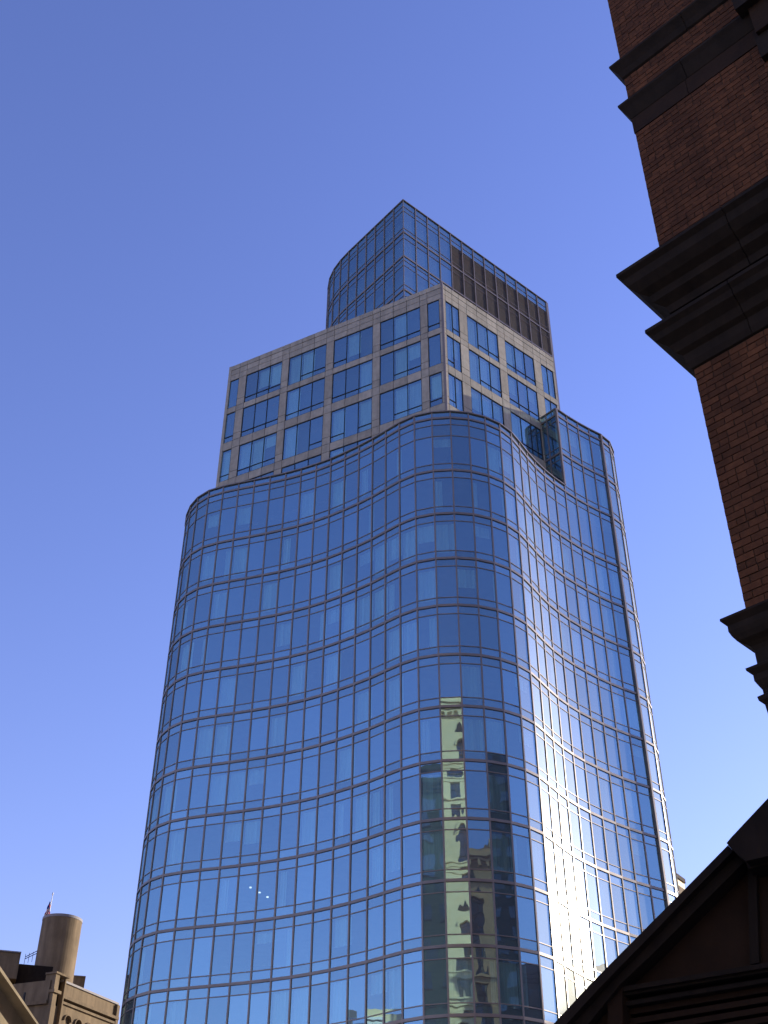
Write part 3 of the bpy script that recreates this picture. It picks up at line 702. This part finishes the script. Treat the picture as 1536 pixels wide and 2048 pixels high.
tl, tr = at_r(84.5, 1843, 106), at_r(164.5, 1845, 106); tc_ = (tl+tr)/2; rad = (tl-tr).length/2
ztt = at_r(124, 1842, 106).z; tc2 = Vector((tc_.x, tc_.y))
MB().tube(v3(tc2, 18), v3(tc2, ztt-.1), rad, rad, 48).build('round_tower', M_TAN2, hall, smooth=False)
MB().tube(v3(tc2, ztt-.1), v3(tc2, ztt+.12), rad*1.015, rad*1.015, 48).build('coping', M_COPING, hall)
# roof railing beside the round tower
rl = MB(); q0 = at_r(48, 1928, 101); q1 = at_r(71, 1922, 101); dz = .55
for k in range(4):
    p = q0.lerp(q1, k/3); rl.tube(p, p+Vector((0, 0, dz+.25)), .02, .02, 5)
rl.tube(q0+Vector((0, 0, dz)), q1+Vector((0, 0, dz+.25)), .03, .03, 5); rl.tube(q0+Vector((0, 0, .4)), q1+Vector((0, 0, .6)), .03, .03, 5)
rl.build('roof_railing', M_DARKM, hall)
# drain pipe
pp0 = at_r(50, 1985, 95); MB().tube(Vector((pp0.x, pp0.y, 0)), pp0, .09, .09, 6).build('drain_pipe', M_DARKM, hall)
# flag
flag = thing('flag_pole', 'flag drooping from a white pole above the round rooftop tower', 'flag')
fb = at_r(100, 1836, 108.5); ft = at_r(105.5, 1789, 108.5); fb2 = Vector((ft.x-.05, ft.y, fb.z-1.5))
MB().tube(fb2, ft, .05, .035, 8).build('pole', M_WHITE, flag)
MB().tube(ft, ft+Vector((0, 0, .18)), .09, .05, 8).build('finial', M_WHITE, flag)
zf1 = at_r(103, 1804, 108.5).z; zf0 = at_r(103, 1833, 108.5).z
fl = MB(); N = 14; H_ = zf1-zf0
def fedge(k, j):
    z = zf1 - H_*k/N; w_ = (.10 + .42*(k/N))*(j/5); wob = .07*math.sin(k*.9+j*1.9)
    return Vector((ft.x - .16 + w_ - .33*k/N*.8, ft.y-.08+wob, z))
canton, stripes, white_ = MB(), MB(), MB()
for k in range(N):
    for j in range(5):
        tgt = canton if (k < 7 and j < 4) else (stripes if (j + k//3) % 2 else white_)
        tgt.quad(fedge(k, j), fedge(k, j+1), fedge(k+1, j+1), fedge(k+1, j))
canton.build('flag_canton', M_BLUE, flag, recalc=False); stripes.build('flag_stripes', M_RED, flag, recalc=False); white_.build('flag_stripes', M_WHITE, flag, recalc=False)

# ------------------------------------------------------------------ small pale building behind the tower's right edge
small = thing('pale_brick_building', 'pale brick building top peeking out at the right foot of the glass tower', 'building')
a = at_r(1367, 1758, 190); a2 = Vector((a.x, a.y)); d1 = Vector((-.57, -.82)).normalized(); n1 = Vector((.82, -.57)).normalized()
MB().box(v3(a2, 0), v3(d1*22, 0), v3(-n1*14, 0), Vector((0, 0, a.z-.7))).build('wall', M_CREAM, small)
MB().box(v3(a2 + n1*.2 - d1*.2, a.z-.7), v3(d1*22.4, 0), v3(-n1*14.4, 0), Vector((0, 0, .7))).build('coping', M_BROWNR, small)
b = at_r(1378, 1785, 188); b2 = Vector((b.x, b.y))
MB().box(v3(b2, 0), v3(d1*18, 0), v3(-n1*9, 0), Vector((0, 0, b.z))).build('lower_wing', M_TAN2, small)

# ------------------------------------------------------------------ buildings across the street, seen mirrored in the tower
NOSE3 = Vector((5, 66))
def mirrored(name, label, az, dist, ztop, width, depth, M, MT, style, zlist=None, shift=0):
    o = thing(name, label, 'building')
    d = Vector((math.cos(R(az)), math.sin(R(az)))); c = NOSE3 + d*dist; f = -d; r = Vector((-f.y, f.x))     # f faces the tower
    c = c + r*shift
    o.location = (0, 0, 0)
    def G(u, oo, z): return v3(c + r*u + f*oo, z)
    hw = width/2
    MB().box(G(-hw, -depth, 0), v3(r*width, 0), v3(f*(depth-.4), 0), Vector((0, 0, ztop-1))).build('wall', M, o)
    st = 4.0; nf = int((ztop-4)/st); nb = max(2, int(width/3.2)); bw_ = width/nb
    frm = MB(); top = ztop-2.2
    if style == 'ornate':
        nb = max(2, int(width/4.6)); bw_ = width/nb
        def opening(cx, zb_, zt_, ww_, arched, M_):
            """wall bay with one opening: side pieces, head and (arched) spandrels, recessed glazed window"""
            x0, x1 = cx-ww_/2, cx+ww_/2; th = f*.5
            w_ = MB()
            w_.box(G(cx-bw_/2, -.4, zb_), v3(r*(x0-cx+bw_/2), 0), v3(th, 0), Vector((0, 0, zt_-zb_)))
            w_.box(G(x1, -.4, zb_), v3(r*(cx+bw_/2-x1), 0), v3(th, 0), Vector((0, 0, zt_-zb_)))
            w_.build('wall_bay', M_, o)
            if arched:
                ra = ww_/2; zc_ = zt_-ra-.15; N = 10; ar = MB(); hd = MB()
                for q in range(N):
                    t0, t1 = math.pi*q/N, math.pi*(q+1)/N
                    p0 = G(cx-ra*math.cos(t0), .1, zc_+ra*math.sin(t0)); p1 = G(cx-ra*math.cos(t1), .1, zc_+ra*math.sin(t1))
                    e0 = G(cx-ra*math.cos(t0), .1, zt_); e1 = G(cx-ra*math.cos(t1), .1, zt_)
                    ar.hexa([p0, p1, p1-v3(f*.5, 0), p0-v3(f*.5, 0)], [e0, e1, e1-v3(f*.5, 0), e0-v3(f*.5, 0)])
                    rr_ = ra+.3; g0 = G(cx-rr_*math.cos(t0), .3, zc_+rr_*math.sin(t0)); g1 = G(cx-rr_*math.cos(t1), .3, zc_+rr_*math.sin(t1))
                    h0 = G(cx-ra*math.cos(t0), .3, zc_+ra*math.sin(t0)); h1 = G(cx-ra*math.cos(t1), .3, zc_+ra*math.sin(t1))
                    hd.hexa([h0, h1, h1-v3(f*.2, 0), h0-v3(f*.2, 0)], [g0, g1, g1-v3(f*.2, 0), g0-v3(f*.2, 0)])
                ar.build('arch', M_, o); hd.build('hood_mould', MT, o)
            fr = MB().box(G(cx-.06, -.34, zb_), v3(r*.12, 0), v3(f*.1, 0), Vector((0, 0, zt_-zb_)))
            nz = max(1, int((zt_-zb_)/1.6))
            for q in range(nz): fr.box(G(x0, -.34, zb_+(q+.5)*(zt_-zb_)/nz), v3(r*ww_, 0), v3(f*.09, 0), Vector((0, 0, .12)))
            wi = fr.build('window', M_DARKM, o)
            MB().box(G(x0, -.39, zb_), v3(r*ww_, 0), v3(f*.03, 0), Vector((0, 0, zt_-zb_))).build('pane', M_DGLASS, wi)
        z = top; pat = ((4.2, None, 0), (7.5, 1.7, 1), (3.6, 1.2, 0), (3.6, 1.2, 0), (6.5, 2.0, 1), (3.8, 1.3, 0)); q_ = 0
        while z > 24:
            h_, ww_, arc_ = pat[q_ % len(pat)]; q_ += 1
            if ww_ is None:
                MB().box(G(-hw, -.4, z-h_), v3(r*width, 0), v3(f*.5, 0), Vector((0, 0, h_))).build('attic', M, o)
                for b_ in range(nb):
                    cx = -hw+(b_+.5)*bw_
                    MB().prism([G(cx-.9, .1, z-h_+1.4), G(cx+.9, .1, z-h_+1.4), G(cx, .1, z-h_+2.9)], v3(f*.08, 0)).build('gablet', M_DARKM, o)
            else:
                for b_ in range(nb): opening(-hw+(b_+.5)*bw_, z-h_+.8, z, ww_, arc_, M)
                MB().box(G(-hw, -.4, z-h_), v3(r*width, 0), v3(f*(.62 if arc_ else .52), 0), Vector((0, 0, .8))).build('spandrel', MT, o)
                MB().box(G(-hw-.1, -.1, z-h_+.62), v3(r*(width+.2), 0), v3(f*.55, 0), Vector((0, 0, .2))).build('string_course', MT, o)
            z -= h_
    else:
        for k in range(nf):
            z = top - k*st
            fr = MB(); pn = MB()
            for b_ in range(nb):
                cx = -hw+(b_+.5)*bw_; w0 = bw_*.3
                pn.box(G(cx-w0, -.42, z-2.8), v3(r*2*w0, 0), v3(f*.06, 0), Vector((0, 0, 2.1)))
                fr.box(G(cx-w0-.1, -.4, z-2.95), v3(r*(2*w0+.2), 0), v3(f*.2, 0), Vector((0, 0, .15)))
            fr.build('sill_row', MT, o, kind='stuff'); pn.build('window_row', M_DGLASS, o, kind='stuff')
    # cornice with brackets and finials
    for k, (oo, h) in enumerate(((.2, .5), (.7, .35), (1.1, .3))):
        MB().box(G(-hw-oo, -.6, ztop-2.2+k*.45), v3(r*(width+2*oo), 0), v3(f*(.6+oo), 0), Vector((0, 0, h))).build('cornice', MT, o)
    pr = MB().box(G(-hw, -.6, ztop-.9), v3(r*width, 0), v3(f*.7, 0), Vector((0, 0, .9))); pr.build('parapet', M, o)
    if style == 'ornate':
        br = MB()
        n = int(width/1.1)
        for k in range(n): br.box(G(-hw+(k+.3)*width/n, -.2, ztop-2.6), v3(r*.4, 0), v3(f*1.0, 0), Vector((0, 0, .8)))
        br.build('bracket_row', MT, o)
        for k in range(nb+1):
            p = G(-hw+k*bw_, 0, ztop); MB().tube(p, p+Vector((0, 0, 1.1)), .35, .12, 8).build('finial', MT, o)
    return o, G
mirrored('cream_building', 'tall cream terracotta building with arches, mirrored in the centre of the tower', -96.8, 110, 92, 26, 18, M_CREAM, M_CREAM, 'ornate')
mirrored('ochre_building', 'ochre terracotta building with bracketed cornice, mirrored beside the cream one', -71.5, 92, 61, 24, 18, M_OCHRE, M_OCHRE, 'ornate')
mirrored('dark_building', 'dark green-black slab block mirrored right of the ochre building', -44, 160, 106, 40, 20, M_DARKB, M_BROWN, 'plain')
mirrored('dark_building', 'dark weathered block mirrored left of the cream building', -121, 96, 73, 20, 18, M_DARKB, M_BROWN, 'plain')
mirrored('dark_building', 'low dark block mirrored at the lower right of the tower nose', -20, 84, 43, 26, 16, M_DARKB, M_BROWN, 'plain')
mirrored('grey_building', 'grey-brown block mirrored below the sun glint', 31, 130, 56, 60, 18, M_BROWN, M_TAN2, 'plain')
mirrored('dark_building', 'dark brown block mirrored in the lowest panes at the left edge of the tower', 148.5, 86, 37, 24, 12, M_BROWN, M_BROWN, 'plain')
o, G = mirrored('white_building', 'small white building mirrored at the foot of the tower', -178, 70, 34, 14, 12, M_CREAM, M_WHITE, 'plain')
